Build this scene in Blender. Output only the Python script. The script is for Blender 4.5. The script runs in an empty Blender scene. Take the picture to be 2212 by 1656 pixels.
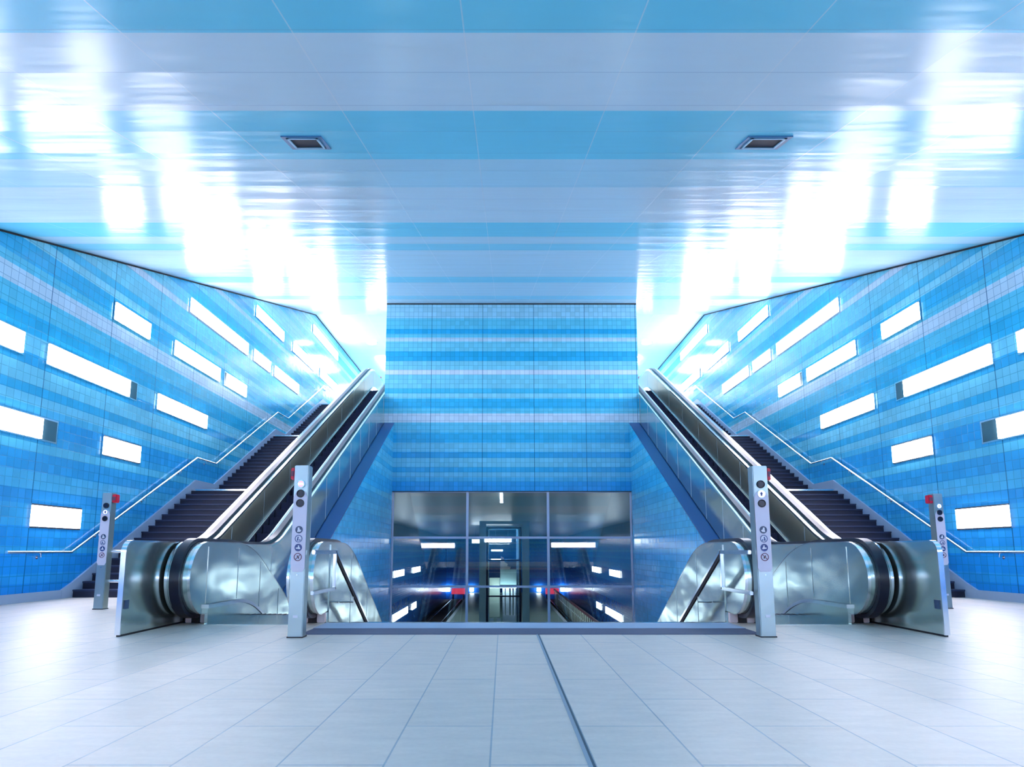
import bpy, bmesh, math, random
from mathutils import Vector
random.seed(7)
sc = bpy.context.scene
C = sc.collection

# ------------------------------------------------------------------ camera
FPX, CXP, HOR, TP = 1400.0, 1087.0, 1190.0, 0.14
W, H = 2212.0, 1656.0
cam_data = bpy.data.cameras.new('camera')
cam = bpy.data.objects.new('camera', cam_data); C.objects.link(cam)
cam.location = (-0.325, 0.0, 0.95)
cam.rotation_euler = (math.pi / 2 + math.atan(TP), 0, 0)
cam_data.sensor_fit = 'HORIZONTAL'; cam_data.sensor_width = 36.0
cam_data.lens = 36.0 * FPX / W
cam_data.shift_x = (W / 2 - CXP) / W
cam_data.shift_y = ((HOR - FPX * TP) - H / 2) / W
cam_data.clip_start = 0.05; cam_data.clip_end = 400
sc.camera = cam

# ------------------------------------------------------------------ world and view
wd = bpy.data.worlds.new('world'); sc.world = wd; wd.use_nodes = True
wd.node_tree.nodes['Background'].inputs[0].default_value = (0.55, 0.7, 1.0, 1)
wd.node_tree.nodes['Background'].inputs[1].default_value = 0.0
sc.view_settings.view_transform = 'Standard'
sc.view_settings.look = 'None'
sc.view_settings.gamma = 1.0
sc.view_settings.use_curve_mapping = False
sc.view_settings.exposure = 0.99
cy = sc.cycles
cy.max_bounces = 5; cy.diffuse_bounces = 4; cy.glossy_bounces = 4
cy.transmission_bounces = 4; cy.transparent_max_bounces = 8
cy.use_adaptive_sampling = True; cy.adaptive_threshold = 0.1; cy.use_light_tree = False; cy.caustics_refractive = False
cy.caustics_reflective = True; cy.sample_clamp_indirect = 6.0
cy.use_denoising = True
LAMP_COL = (1.0, 0.92, 0.99)
LAMP_W = 11.5          # strength of the lamps' diffusers

# ------------------------------------------------------------------ dimensions
XW = 9.3        # half width of the hall
D = 24.3        # blue block over the well
XB = 4.88       # half width of the block, inner cladding of the upper escalators
XS = 4.50       # half width of the well
CZ0, CM = 3.45, 0.2925   # ceiling height line
YBEND = 29.75
ZTOP = CZ0 + CM * YBEND
SL = 0.529
ZP = -5.5       # platform level
ZT = -6.5       # track level
YEND = 104.0

# ------------------------------------------------------------------ materials
def srgb(r, g, b):
    f = lambda c: c / 12.92 if c <= 0.04045 else ((c + 0.055) / 1.055) ** 2.4
    return (f(r / 255), f(g / 255), f(b / 255), 1)

class NT:
    def __init__(s, name):
        s.m = bpy.data.materials.new(name); s.m.use_nodes = True
        s.t = s.m.node_tree; s.b = s.t.nodes['Principled BSDF']
    def n(s, kind, **kw):
        q = s.t.nodes.new(kind)
        for k, v in kw.items(): setattr(q, k, v)
        return q
    def l(s, a, b): s.t.links.new(a, b)
    def math(s, op, a, b=None, c=None):
        q = s.n('ShaderNodeMath', operation=op)
        for i, v in enumerate((a, b, c)):
            if v is None: continue
            if isinstance(v, (int, float)): q.inputs[i].default_value = v
            else: s.l(v, q.inputs[i])
        return q.outputs[0]
    def mix(s, f, a, b, mode='MIX'):
        q = s.n('ShaderNodeMix', data_type='RGBA', blend_type=mode)
        for i, v in ((0, f), (6, a), (7, b)):
            if isinstance(v, (int, float)): q.inputs[i].default_value = v
            elif isinstance(v, tuple): q.inputs[i].default_value = v
            else: s.l(v, q.inputs[i])
        return q.outputs[2]
    def pos(s):
        q = s.n('ShaderNodeTexCoord'); x = s.n('ShaderNodeSeparateXYZ')
        s.l(q.outputs['Object'], x.inputs[0]); return q.outputs['Object'], x.outputs
    def noise(s, vec, scale, detail=3, stretch=None):
        if stretch:
            mp = s.n('ShaderNodeMapping'); s.l(vec, mp.inputs[0]); mp.inputs[3].default_value = stretch; vec = mp.outputs[0]
        q = s.n('ShaderNodeTexNoise'); s.l(vec, q.inputs['Vector'])
        q.inputs['Scale'].default_value = scale; q.inputs['Detail'].default_value = detail
        return q.outputs['Fac']
    def bump(s, h, strength, dist):
        q = s.n('ShaderNodeBump'); s.l(h, q.inputs['Height'])
        q.inputs['Strength'].default_value = strength; q.inputs['Distance'].default_value = dist
        s.l(q.outputs[0], s.b.inputs['Normal'])
    def ramp(s, fac, stops):
        q = s.n('ShaderNodeValToRGB'); q.color_ramp.interpolation = 'CONSTANT'
        s.l(fac, q.inputs[0]); e = q.color_ramp.elements
        while len(e) > 1: e.remove(e[-1])
        e[0].position = stops[0][0]; e[0].color = stops[0][1]
        for p, c in stops[1:]:
            k = e.new(p); k.color = c
        return q.outputs[0]

def simple(name, col, rough=0.5, metal=0.0, wob=None, spec=None, coat=0.0):
    q = NT(name)
    q.b.inputs['Base Color'].default_value = col
    q.b.inputs['Roughness'].default_value = rough
    q.b.inputs['Metallic'].default_value = metal
    q.b.inputs['Coat Weight'].default_value = coat
    if spec is not None: q.b.inputs['Specular IOR Level'].default_value = spec
    if wob:
        v, x = q.pos(); q.bump(q.noise(v, wob[0], 2, wob[3] if len(wob) > 3 else None), wob[1], wob[2])
    return q.m

def emis(name, col, strength):
    q = NT(name)
    q.b.inputs['Base Color'].default_value = (0.8, 0.8, 0.8, 1)
    q.b.inputs['Emission Color'].default_value = (*col[:3], 1)
    q.b.inputs['Emission Strength'].default_value = strength
    return q.m

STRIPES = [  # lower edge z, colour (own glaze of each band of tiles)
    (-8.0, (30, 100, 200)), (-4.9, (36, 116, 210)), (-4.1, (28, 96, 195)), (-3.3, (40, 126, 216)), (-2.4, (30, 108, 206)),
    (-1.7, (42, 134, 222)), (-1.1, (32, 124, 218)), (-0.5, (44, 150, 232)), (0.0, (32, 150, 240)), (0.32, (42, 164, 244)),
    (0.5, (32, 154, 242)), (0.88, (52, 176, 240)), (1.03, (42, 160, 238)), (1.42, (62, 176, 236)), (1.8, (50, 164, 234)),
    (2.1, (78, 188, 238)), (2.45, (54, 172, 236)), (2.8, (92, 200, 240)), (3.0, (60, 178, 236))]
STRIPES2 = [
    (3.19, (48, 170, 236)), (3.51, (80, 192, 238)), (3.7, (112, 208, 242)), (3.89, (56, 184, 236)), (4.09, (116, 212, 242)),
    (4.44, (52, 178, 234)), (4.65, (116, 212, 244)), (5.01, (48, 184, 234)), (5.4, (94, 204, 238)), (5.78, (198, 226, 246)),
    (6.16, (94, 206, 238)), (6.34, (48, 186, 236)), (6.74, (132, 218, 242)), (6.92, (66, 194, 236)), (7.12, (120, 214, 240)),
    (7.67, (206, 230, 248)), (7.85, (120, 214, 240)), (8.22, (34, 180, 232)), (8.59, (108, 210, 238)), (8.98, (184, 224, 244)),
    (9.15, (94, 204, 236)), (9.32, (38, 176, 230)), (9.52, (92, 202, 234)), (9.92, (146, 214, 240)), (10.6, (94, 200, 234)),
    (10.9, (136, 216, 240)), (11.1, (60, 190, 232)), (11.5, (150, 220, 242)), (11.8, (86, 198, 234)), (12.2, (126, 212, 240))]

def tile_mat(name, axis, phase, pale=0.0):
    q = NT(name); v, x = q.pos()
    z = x[2]; u = x[axis]
    P = 0.18
    # wobble-free row index so that a stripe always ends on a joint
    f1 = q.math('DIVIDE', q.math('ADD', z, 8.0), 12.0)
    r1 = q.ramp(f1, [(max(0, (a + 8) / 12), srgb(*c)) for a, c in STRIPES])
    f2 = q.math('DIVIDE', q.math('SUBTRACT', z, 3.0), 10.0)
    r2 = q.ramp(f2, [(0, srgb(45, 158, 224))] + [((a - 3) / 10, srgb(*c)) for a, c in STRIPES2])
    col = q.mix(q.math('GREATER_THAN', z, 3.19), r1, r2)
    uu = q.math('SUBTRACT', u, phase); zz = q.math('SUBTRACT', z, 3.19)
    def line(coord, pitch, w):
        t = q.math('DIVIDE', coord, pitch)
        a = q.math('ABSOLUTE', q.math('SUBTRACT', q.math('FRACT', q.math('ADD', t, 100.5)), 0.5))
        return q.math('LESS_THAN', a, w / pitch)
    g = q.math('MAXIMUM', line(uu, P, 0.006), line(zz, P, 0.006))
    big = line(uu, P * 11, 0.011)
    if pale: col = q.mix(pale, col, srgb(66, 204, 252))   # well copy lightened to make up for the weak light reaching it
    # each tile a touch different
    cell = q.n('ShaderNodeCombineXYZ')
    q.l(q.math('FLOOR', q.math('DIVIDE', uu, P)), cell.inputs[0]); q.l(q.math('FLOOR', q.math('DIVIDE', zz, P)), cell.inputs[1])
    wn = q.n('ShaderNodeTexWhiteNoise', noise_dimensions='2D'); q.l(cell.outputs[0], wn.inputs[0])
    var = q.math('MULTIPLY_ADD', wn.outputs[0], 0.16, 0.90)
    cmb = q.n('ShaderNodeCombineColor')
    for i in range(3): q.l(var, cmb.inputs[i])
    col = q.mix(1.0, col, cmb.outputs[0], 'MULTIPLY')
    col = q.mix(q.math('MULTIPLY', g, 0.55), col, srgb(20, 120, 170))
    col = q.mix(q.math('MULTIPLY', big, 0.75), col, srgb(12, 88, 140))
    q.l(col, q.b.inputs['Base Color'])
    q.b.inputs['Roughness'].default_value = 0.16
    q.b.inputs['Specular IOR Level'].default_value = 0.5
    nz = q.n('ShaderNodeTexWhiteNoise', noise_dimensions='2D'); q.l(cell.outputs[0], nz.inputs[0])
    # each tile set very slightly out of plane: a ramp of random direction across it
    fu = q.math('FRACT', q.math('ADD', q.math('DIVIDE', uu, P), 100.0)); fz = q.math('FRACT', q.math('ADD', q.math('DIVIDE', zz, P), 100.0))
    su = q.math('SUBTRACT', nz.outputs[0], 0.5)
    hh = q.math('ADD', q.math('MULTIPLY', fu, su), q.math('MULTIPLY', fz, q.math('MULTIPLY', su, 0.35)))
    hh = q.math('ADD', hh, q.math('MULTIPLY', g, -0.35))
    q.bump(hh, 1.0, 0.0035)
    return q.m

M = {}
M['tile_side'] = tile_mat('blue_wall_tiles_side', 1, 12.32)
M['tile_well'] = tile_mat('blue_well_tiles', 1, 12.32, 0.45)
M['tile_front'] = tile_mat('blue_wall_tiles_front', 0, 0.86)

def ceiling_mat(name, slope=True):
    q = NT(name); v, x = q.pos()
    def cell(coord, ph, pitch):
        return q.math('FRACT', q.math('ADD', q.math('DIVIDE', q.math('SUBTRACT', coord, ph), pitch), 100.0))
    fy = cell(x[1], 4.21, 0.66); fx = cell(x[0], -0.61, 1.25)
    dy = q.math('SUBTRACT', fy, 0.5); dx = q.math('SUBTRACT', fx, 0.5)
    pill = q.math('ADD', q.math('MULTIPLY', q.math('POWER', q.math('ABSOLUTE', dy), 2.0), 1.0), q.math('MULTIPLY', q.math('POWER', q.math('ABSOLUTE', dx), 2.0), 0.5))
    nz = q.noise(v, 1.6, 2, (0.35, 1.6, 1.0))
    hgt = q.math('ADD', pill, q.math('MULTIPLY', nz, 1.1))
    ly = q.math('GREATER_THAN', q.math('ABSOLUTE', dy), 0.489)
    lx = q.math('GREATER_THAN', q.math('ABSOLUTE', dx), 0.4955)
    hgt = q.math('SUBTRACT', hgt, q.math('MULTIPLY', q.math('MAXIMUM', ly, lx), 0.5))
    # front wall's striped reflection painted into the panel rows as paler and bluer bands
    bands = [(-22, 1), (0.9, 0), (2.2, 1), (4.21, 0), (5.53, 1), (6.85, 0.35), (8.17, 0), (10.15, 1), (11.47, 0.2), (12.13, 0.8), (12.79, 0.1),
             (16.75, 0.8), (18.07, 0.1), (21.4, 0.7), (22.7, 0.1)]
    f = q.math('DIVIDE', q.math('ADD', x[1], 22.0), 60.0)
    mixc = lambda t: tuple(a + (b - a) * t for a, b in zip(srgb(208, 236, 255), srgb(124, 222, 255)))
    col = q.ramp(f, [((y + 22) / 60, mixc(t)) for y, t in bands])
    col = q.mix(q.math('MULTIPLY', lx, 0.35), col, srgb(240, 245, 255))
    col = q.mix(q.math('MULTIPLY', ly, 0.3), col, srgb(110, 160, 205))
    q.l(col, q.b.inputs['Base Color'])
    q.b.inputs['Metallic'].default_value = 0.03
    q.b.inputs['Roughness'].default_value = 0.2
    q.b.inputs['IOR'].default_value = 1.3
    q.bump(hgt, 1.0, 0.010)
    return q.m
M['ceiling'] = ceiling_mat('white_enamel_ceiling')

def floor_mat():
    q = NT('grey_stone_floor'); v, x = q.pos()
    mp = q.n('ShaderNodeCombineXYZ'); q.l(q.math('SUBTRACT', x[1], 4.38), mp.inputs[0]); q.l(q.math('SUBTRACT', x[0], 0.09), mp.inputs[1])
    br = q.n('ShaderNodeTexBrick'); q.l(mp.outputs[0], br.inputs['Vector'])
    br.offset = 0.5; br.inputs['Scale'].default_value = 1.0
    br.inputs['Brick Width'].default_value = 1.31; br.inputs['Row Height'].default_value = 0.475
    br.inputs['Mortar Size'].default_value = 0.005; br.inputs['Mortar Smooth'].default_value = 0.2
    br.inputs['Color1'].default_value = srgb(234, 222, 212); br.inputs['Color2'].default_value = srgb(224, 215, 206)
    br.inputs['Mortar'].default_value = srgb(168, 178, 186)
    nz = q.noise(v, 5.0, 6, (0.6, 2.2, 1)); n2 = q.noise(v, 30.0, 4)
    vv = q.math('MULTIPLY_ADD', nz, 0.34, 0.74)
    vv = q.math('MULTIPLY', vv, q.math('MULTIPLY_ADD', n2, 0.16, 0.95))
    cmb = q.n('ShaderNodeCombineColor')
    for i in range(3): q.l(vv, cmb.inputs[i])
    q.l(q.mix(1.0, br.outputs['Color'], cmb.outputs[0], 'MULTIPLY'), q.b.inputs['Base Color'])
    q.l(q.math('MULTIPLY_ADD', nz, 0.2, 0.3), q.b.inputs['Roughness'])
    q.b.inputs['Specular IOR Level'].default_value = 0.4
    q.bump(q.math('ADD', q.math('MULTIPLY', br.outputs['Fac'], -1.0), q.math('MULTIPLY', nz, 0.3)), 0.4, 0.002)
    return q.m
M['floor'] = floor_mat()
M['steel'] = simple('brushed_stainless_steel', (0.62, 0.73, 0.72, 1), 0.18, 0.96, (1.1, 0.6, 0.05, (0.6, 0.6, 1.2)))
M['steel_fine'] = simple('bright_steel_trim', (0.82, 0.86, 0.92, 1), 0.16, 1.0)
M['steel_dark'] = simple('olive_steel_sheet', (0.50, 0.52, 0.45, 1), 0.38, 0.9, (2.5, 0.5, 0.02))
M['pillar'] = simple('satin_steel_post', (0.36, 0.46, 0.48, 1), 0.34, 1.0, (6, 0.3, 0.01))
M['pale'] = simple('pale_coated_panel', srgb(214, 212, 232), 0.35)
M['rubber'] = simple('black_rubber_handrail', (0.010, 0.011, 0.03, 1), 0.28, 0.0, None, 0.5)
M['black'] = simple('black_gap', (0.004, 0.004, 0.01, 1), 0.6)
M['step'] = simple('dark_escalator_step', (0.025, 0.03, 0.075, 1), 0.45, 0.6)
M['stone_dark'] = simple('dark_granite_step', (0.018, 0.030, 0.085, 1), 0.5, 0.0, (8, 0.3, 0.01))
M['stone_edge'] = simple('step_riser_granite', (0.008, 0.013, 0.04, 1), 0.6)
M['string'] = simple('grey_blue_skirting', srgb(160, 182, 212), 0.4)
M['coping'] = simple('smooth_blue_coping', srgb(38, 92, 158), 0.3)
M['mat'] = simple('dark_ribbed_strip', (0.075, 0.09, 0.17, 1), 0.6, 0, (60, 0.6, 0.004, (0.02, 1, 1)))
M['cover'] = simple('pale_inlet_cover', srgb(222, 206, 208), 0.4)
M['joint'] = simple('grey_metal_joint', srgb(150, 165, 180), 0.45)
M['joint_dark'] = simple('joint_seal', srgb(60, 84, 100), 0.6)
M['seam'] = simple('light_panel_seam', srgb(190, 212, 226), 0.4)
M['frame_pale'] = simple('pale_window_frame', srgb(206, 212, 236), 0.4)
M['red'] = simple('red_plastic', srgb(214, 28, 62), 0.3)
M['sign_dark'] = simple('sign_navy', srgb(16, 24, 52), 0.25)
M['sign_blue'] = simple('sign_blue', srgb(30, 62, 130), 0.3)
M['sign_white'] = simple('sign_white', srgb(225, 228, 240), 0.4)
M['sign_grey'] = simple('sign_grey', srgb(52, 74, 112), 0.3)
M['sign_red'] = simple('prohibition_ring', srgb(110, 60, 90), 0.4)
M['concrete'] = simple('grey_concrete', srgb(166, 190, 192), 0.7, 0, (9, 0.4, 0.01))
M['concrete_dark'] = simple('hall_ceiling_sheet', srgb(58, 78, 88), 0.34, 0.0, (2.0, 0.6, 0.03, (0.3, 3, 1)))
M['platform'] = simple('platform_paving', srgb(158, 180, 168), 0.4, 0, (6, 0.3, 0.004))
M['edge_white'] = simple('platform_edge_line', srgb(214, 222, 226), 0.5)
M['ballast'] = simple('track_bed', srgb(44, 36, 44), 0.8, 0, (25, 0.8, 0.03))
M['rail'] = simple('steel_rail', (0.45, 0.6, 0.75, 1), 0.3, 1.0)
M['sleeper'] = simple('track_sleeper', srgb(70, 62, 66), 0.8)
M['barrier_pale'] = simple('pale_barrier_panel', srgb(225, 232, 215), 0.5)
M['barrier_red'] = simple('dull_red_rail', srgb(120, 60, 74), 0.5)
M['duct'] = simple('vent_dark_mesh', (0.01, 0.012, 0.03, 1), 0.6)
M['vent_frame'] = simple('vent_frame_paint', srgb(150, 205, 235), 0.3)
M['vent_rim'] = simple('vent_rim_blue', srgb(74, 130, 180), 0.35)
M['glass_dark'] = simple('unlit_lamp_glass', srgb(70, 108, 122), 0.12)
M['lamp'] = emis('lit_lamp_diffuser', LAMP_COL, LAMP_W)
M['lamp_far'] = emis('lit_platform_lamp', (0.9, 0.93, 1.0), 8.0)
M['lamp_slim'] = emis('lit_lamp_streak', (1.0, 0.93, 0.95), 2.2)
M['lamp_up'] = emis('lit_ceiling_lamp', LAMP_COL, 14.0)
M['sig_white'] = emis('lit_white_signal', (0.85, 0.92, 1.0), 0.55)
M['sig_pink'] = emis('lit_red_signal', (1.0, 0.22, 0.32), 0.3)
M['red_glow'] = emis('lit_red_stop_light', (0.9, 0.03, 0.08), 0.45)

def glass_mat():
    q = NT('window_glass')
    tr = q.n('ShaderNodeBsdfTransparent'); tr.inputs[0].default_value = (0.86, 0.95, 0.96, 1)
    gl = q.n('ShaderNodeBsdfGlossy'); gl.inputs['Roughness'].default_value = 0.02
    fr = q.n('ShaderNodeFresnel'); fr.inputs[0].default_value = 1.5
    mx = q.n('ShaderNodeMixShader'); q.l(q.math('ADD', fr.outputs[0], 0.03), mx.inputs[0])
    q.l(tr.outputs[0], mx.inputs[1]); q.l(gl.outputs[0], mx.inputs[2])
    q.l(mx.outputs[0], q.t.nodes['Material Output'].inputs[0])
    return q.m
M['glass'] = glass_mat()

# ------------------------------------------------------------------ mesh helpers
class MB:
    def __init__(s, sx=1): s.bm = bmesh.new(); s.sx = sx
    def v(s, x, y, z): return s.bm.verts.new((x * s.sx, y, z))
    def box(s, x0, x1, y0, y1, z0, z1):
        p = [s.v(x, y, z) for x in (x0, x1) for y in (y0, y1) for z in (z0, z1)]
        for f in ((0, 1, 3, 2), (4, 6, 7, 5), (0, 4, 5, 1), (2, 3, 7, 6), (0, 2, 6, 4), (1, 5, 7, 3)):
            s.bm.faces.new([p[i] for i in f])
        return s
    def prism(s, pts, x0, x1):            # pts: (y, z)
        a = [s.v(x0, y, z) for y, z in pts]; b = [s.v(x1, y, z) for y, z in pts]
        s.bm.faces.new(a); s.bm.faces.new(b)
        n = len(pts)
        for i in range(n): s.bm.faces.new((a[i], a[(i + 1) % n], b[(i + 1) % n], b[i]))
        return s
    def strip(s, lo, hi, x0, x1):         # band between two (y,z) polylines, quads only
        n = len(lo); q = []
        for (ya, za), (yb, zb) in zip(lo, hi):
            q.append([s.v(x0, ya, za), s.v(x1, ya, za), s.v(x1, yb, zb), s.v(x0, yb, zb)])
        for i in range(n - 1):
            for k in range(4):
                s.bm.faces.new((q[i][k], q[i][(k + 1) % 4], q[i + 1][(k + 1) % 4], q[i + 1][k]))
        s.bm.faces.new(q[0]); s.bm.faces.new(q[-1])
        return s
    def ribbon(s, path, x0, x1, th):
        out = []
        for i, (y, z) in enumerate(path):
            a = path[max(0, i - 1)]; b = path[min(len(path) - 1, i + 1)]
            dy, dz = b[0] - a[0], b[1] - a[1]; L = math.hypot(dy, dz) or 1
            out.append((y - dz / L * th, z + dy / L * th))
        return s.strip(path, out, x0, x1)
    def tube(s, pts, r, n=12):
        pts = [Vector((p[0] * s.sx, p[1], p[2])) for p in pts]; rings = []
        for i, p in enumerate(pts):
            d = (pts[min(i + 1, len(pts) - 1)] - pts[max(i - 1, 0)]).normalized()
            up = Vector((0, 0, 1)) if abs(d.z) < 0.9 else Vector((0, 1, 0))
            a = d.cross(up).normalized(); b = d.cross(a).normalized()
            rings.append([s.bm.verts.new(p + (a * math.cos(t) + b * math.sin(t)) * r) for t in [2 * math.pi * k / n for k in range(n)]])
        for i in range(len(rings) - 1):
            for k in range(n): s.bm.faces.new((rings[i][k], rings[i][(k + 1) % n], rings[i + 1][(k + 1) % n], rings[i + 1][k]))
        s.bm.faces.new(rings[0]); s.bm.faces.new(rings[-1])
        return s
    def disc(s, cx, y0, y1, cz, r, n=28, ri=0.0):   # round plate facing -Y
        A = [2 * math.pi * k / n for k in range(n)]
        if ri <= 0:
            a = [s.v(cx + r * math.cos(t), y0, cz + r * math.sin(t)) for t in A]
            b = [s.v(cx + r * math.cos(t), y1, cz + r * math.sin(t)) for t in A]
            s.bm.faces.new(a); s.bm.faces.new(b)
            for i in range(n): s.bm.faces.new((a[i], a[(i + 1) % n], b[(i + 1) % n], b[i]))
        else:
            R = [[s.v(cx + q * math.cos(t), y, cz + q * math.sin(t)) for t in A] for q, y in ((r, y0), (ri, y0), (ri, y1), (r, y1))]
            for j in range(4):
                for i in range(n): s.bm.faces.new((R[j][i], R[j][(i + 1) % n], R[(j + 1) % 4][(i + 1) % n], R[(j + 1) % 4][i]))
        return s
    def flat(s, pts, y0, y1):              # polygon in the x-z plane
        a = [s.v(x, y0, z) for x, z in pts]; b = [s.v(x, y1, z) for x, z in pts]
        s.bm.faces.new(a); s.bm.faces.new(b); n = len(pts)
        for i in range(n): s.bm.faces.new((a[i], a[(i + 1) % n], b[(i + 1) % n], b[i]))
        return s
    def done(s, name, mat, parent=None, origin=None, smooth=True, bevel=0.0):
        if bevel:
            bmesh.ops.bevel(s.bm, geom=list(s.bm.edges), offset=bevel, segments=2, affect='EDGES', clamp_overlap=True)
        bmesh.ops.recalc_face_normals(s.bm, faces=s.bm.faces)
        if origin is not None:
            bmesh.ops.translate(s.bm, vec=-Vector(origin), verts=s.bm.verts)
        me = bpy.data.meshes.new(name); s.bm.to_mesh(me); s.bm.free()
        me.materials.append(mat if not isinstance(mat, str) else M[mat])
        if smooth:
            me.shade_smooth(); me.set_sharp_from_angle(angle=math.radians(32))
        o = bpy.data.objects.new(name, me); C.objects.link(o)
        if parent is not None: o.parent = parent
        if origin is not None:
            o.location = Vector(origin) - (parent_loc(parent) if parent is not None else Vector())
        elif parent is not None:
            o.location = -parent_loc(parent)
        return o

def parent_loc(o):
    v = Vector()
    while o is not None: v = v + o.location; o = o.parent
    return v

def thing(name, label, cat, loc, group=None):
    o = bpy.data.objects.new(name, None); C.objects.link(o); o.location = loc
    o.empty_display_size = 0.2
    return tag(o, label, cat, group)
def tag(o, label, cat, group=None):
    o['label'] = label; o['category'] = cat
    if group: o['group'] = group
    return o
def struct(o): o['kind'] = 'structure'; return o
SIDE = {-1: 'left', 1: 'right'}

# ================================================================== THE SETTING
# mezzanine floor: front field and the two side fields beside the well
mb = MB().box(-XW, XW, -10, 8.88, -0.35, 0).box(-XW, -XB, 8.88, D, -0.35, 0).box(XB, XW, 8.88, D, -0.35, 0)
struct(mb.done('floor', 'floor', smooth=False))
for s in (-1, 1):
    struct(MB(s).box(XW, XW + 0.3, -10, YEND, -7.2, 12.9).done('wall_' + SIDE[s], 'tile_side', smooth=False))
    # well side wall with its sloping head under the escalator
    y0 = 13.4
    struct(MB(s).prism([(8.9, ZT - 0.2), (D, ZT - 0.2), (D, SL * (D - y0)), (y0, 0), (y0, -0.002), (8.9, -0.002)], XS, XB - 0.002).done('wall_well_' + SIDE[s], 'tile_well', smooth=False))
    a = 0.035
    struct(MB(s).prism([(y0, 0.0), (D, SL * (D - y0)), (D, SL * (D - y0) + a), (y0, a)], XS - 0.015, XB).done('trim_coping_' + SIDE[s], 'coping', smooth=False))
    # base skirting of the outer wall
    struct(MB(s).box(XW - 0.04, XW, -10, 13.35, 0, 0.17).done('baseboard_' + SIDE[s], 'string', smooth=False))
# block above the window, full depth of the upper level
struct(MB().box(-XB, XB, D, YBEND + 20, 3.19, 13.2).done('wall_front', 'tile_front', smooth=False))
struct(MB().box(-XW, XW, -10.3, -10, -0.3, 4.2).done('wall_back', 'tile_front', smooth=False))
# ceilings
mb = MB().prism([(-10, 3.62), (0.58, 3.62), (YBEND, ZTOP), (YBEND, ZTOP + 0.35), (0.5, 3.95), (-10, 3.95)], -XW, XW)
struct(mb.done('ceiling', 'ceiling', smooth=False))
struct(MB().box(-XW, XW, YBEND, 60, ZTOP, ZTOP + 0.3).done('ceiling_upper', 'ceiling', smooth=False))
for s in (-1, 1):
    struct(MB(s).tube([(XW - 0.012, 0.6, CZ0 + CM * 0.6 - 0.012), (XW - 0.012, YBEND, ZTOP - 0.012), (XW - 0.012, 55, ZTOP - 0.012)], 0.022, 6).done('trim_ceiling_' + SIDE[s], 'black', smooth=False))
struct(MB().box(-XB, XB, D - 0.02, D, CZ0 + CM * D - 0.045, CZ0 + CM * D - 0.004).done('trim_front', 'black', smooth=False))
# upper level
struct(MB().box(-XW, XW, 31.4, 60, 7.7, 8.1).done('floor_upper', 'floor', smooth=False))
struct(MB().box(-XW, XW, 60, 60.3, 7.7, 12.6).done('wall_upper', 'sign_white', smooth=False))
# platform level
struct(MB().box(-5.6, 5.6, 18.0, YEND, ZT - 0.6, ZP).done('floor_platform', 'platform', smooth=False))
struct(MB().box(-XW, -5.6, 18.0, YEND, ZT - 0.6, ZT).box(5.6, XW, 18.0, YEND, ZT - 0.6, ZT).done('floor_track', 'ballast', smooth=False))
struct(MB().box(-XW, XW, D + 0.02, YEND, 3.165, 3.185).done('ceiling_platform', 'concrete_dark', smooth=False))
struct(MB().box(-XW, XW, YEND, YEND + 0.3, ZT - 0.6, 3.3).done('wall_end', 'tile_front', smooth=False))
for s in (-1, 1):
    struct(MB(s).box(XW - 0.12, XW, D + 0.2, YEND, 2.0, 3.165).done('trim_bulkhead_' + SIDE[s], 'concrete_dark', smooth=False))
    struct(MB(s).box(5.28, 5.58, D, YEND, ZP, ZP + 0.012).done('trim_platform_edge', 'edge_white', smooth=False))
    struct(MB(s).box(XS, XW, 18.0, 18.3, ZT, -0.36).done('wall_platform_' + SIDE[s], 'tile_front', smooth=False))
# metal joint in the floor, bright edge strip at the well
struct(MB().box(0.055, 0.075, -10, 8.2, 0, 0.003).done('trim_floor_joint', 'joint', smooth=False))
struct(MB().box(0.0752, 0.088, -10, 8.2, 0, 0.002).done('trim_floor_seal', 'joint_dark', smooth=False))
struct(MB().box(-2.68, 2.68, 8.80, 8.90, -0.04, 0.012).done('trim_well_edge', 'steel_fine', smooth=False))
struct(MB().box(-2.68, 2.68, 8.24, 8.80, 0, 0.008).done('trim_landing_strip', 'string', smooth=False))
tag(MB().box(-2.66, 2.66, 7.66, 8.22, 0, 0.007).done('floor_mat', 'mat', smooth=False), 'long dark ribbed strip set in the floor between the two near steel posts', 'floor mat')

# window hanging below the block
wz0, wz1 = -2.2, 3.19
xs = [-XS, -1.67, 1.36, XS]; zs = [wz0, -0.35, 1.45, wz1]
win = MB()
for x in (-XS + 0.03, XS - 0.03): win.box(x - 0.03, x + 0.03, D + 0.08, D + 0.16, wz0, wz1)
win = win.box(-XS, XS, D + 0.08, D + 0.16, wz1 - 0.05, wz1).box(-XS, XS, D + 0.08, D + 0.16, wz0, wz0 + 0.06)
wo = struct(win.done('window_1', 'frame_pale', smooth=False))
for x in xs[1:3]: MB().box(x - 0.045, x + 0.045, D + 0.05, D + 0.17, wz0, wz1).done('mullion', 'frame_pale', wo, smooth=False)
for z in zs[1:3]: MB().box(-XS, XS, D + 0.06, D + 0.165, z - 0.04, z + 0.04).done('transom', 'frame_pale', wo, smooth=False)
for i in range(3):
    for j in range(3):
        MB().box(xs[i] + 0.04, xs[i + 1] - 0.04, D + 0.11, D + 0.122, zs[j] + 0.04, zs[j + 1] - 0.04).done('pane', 'glass', wo, smooth=False)

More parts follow.
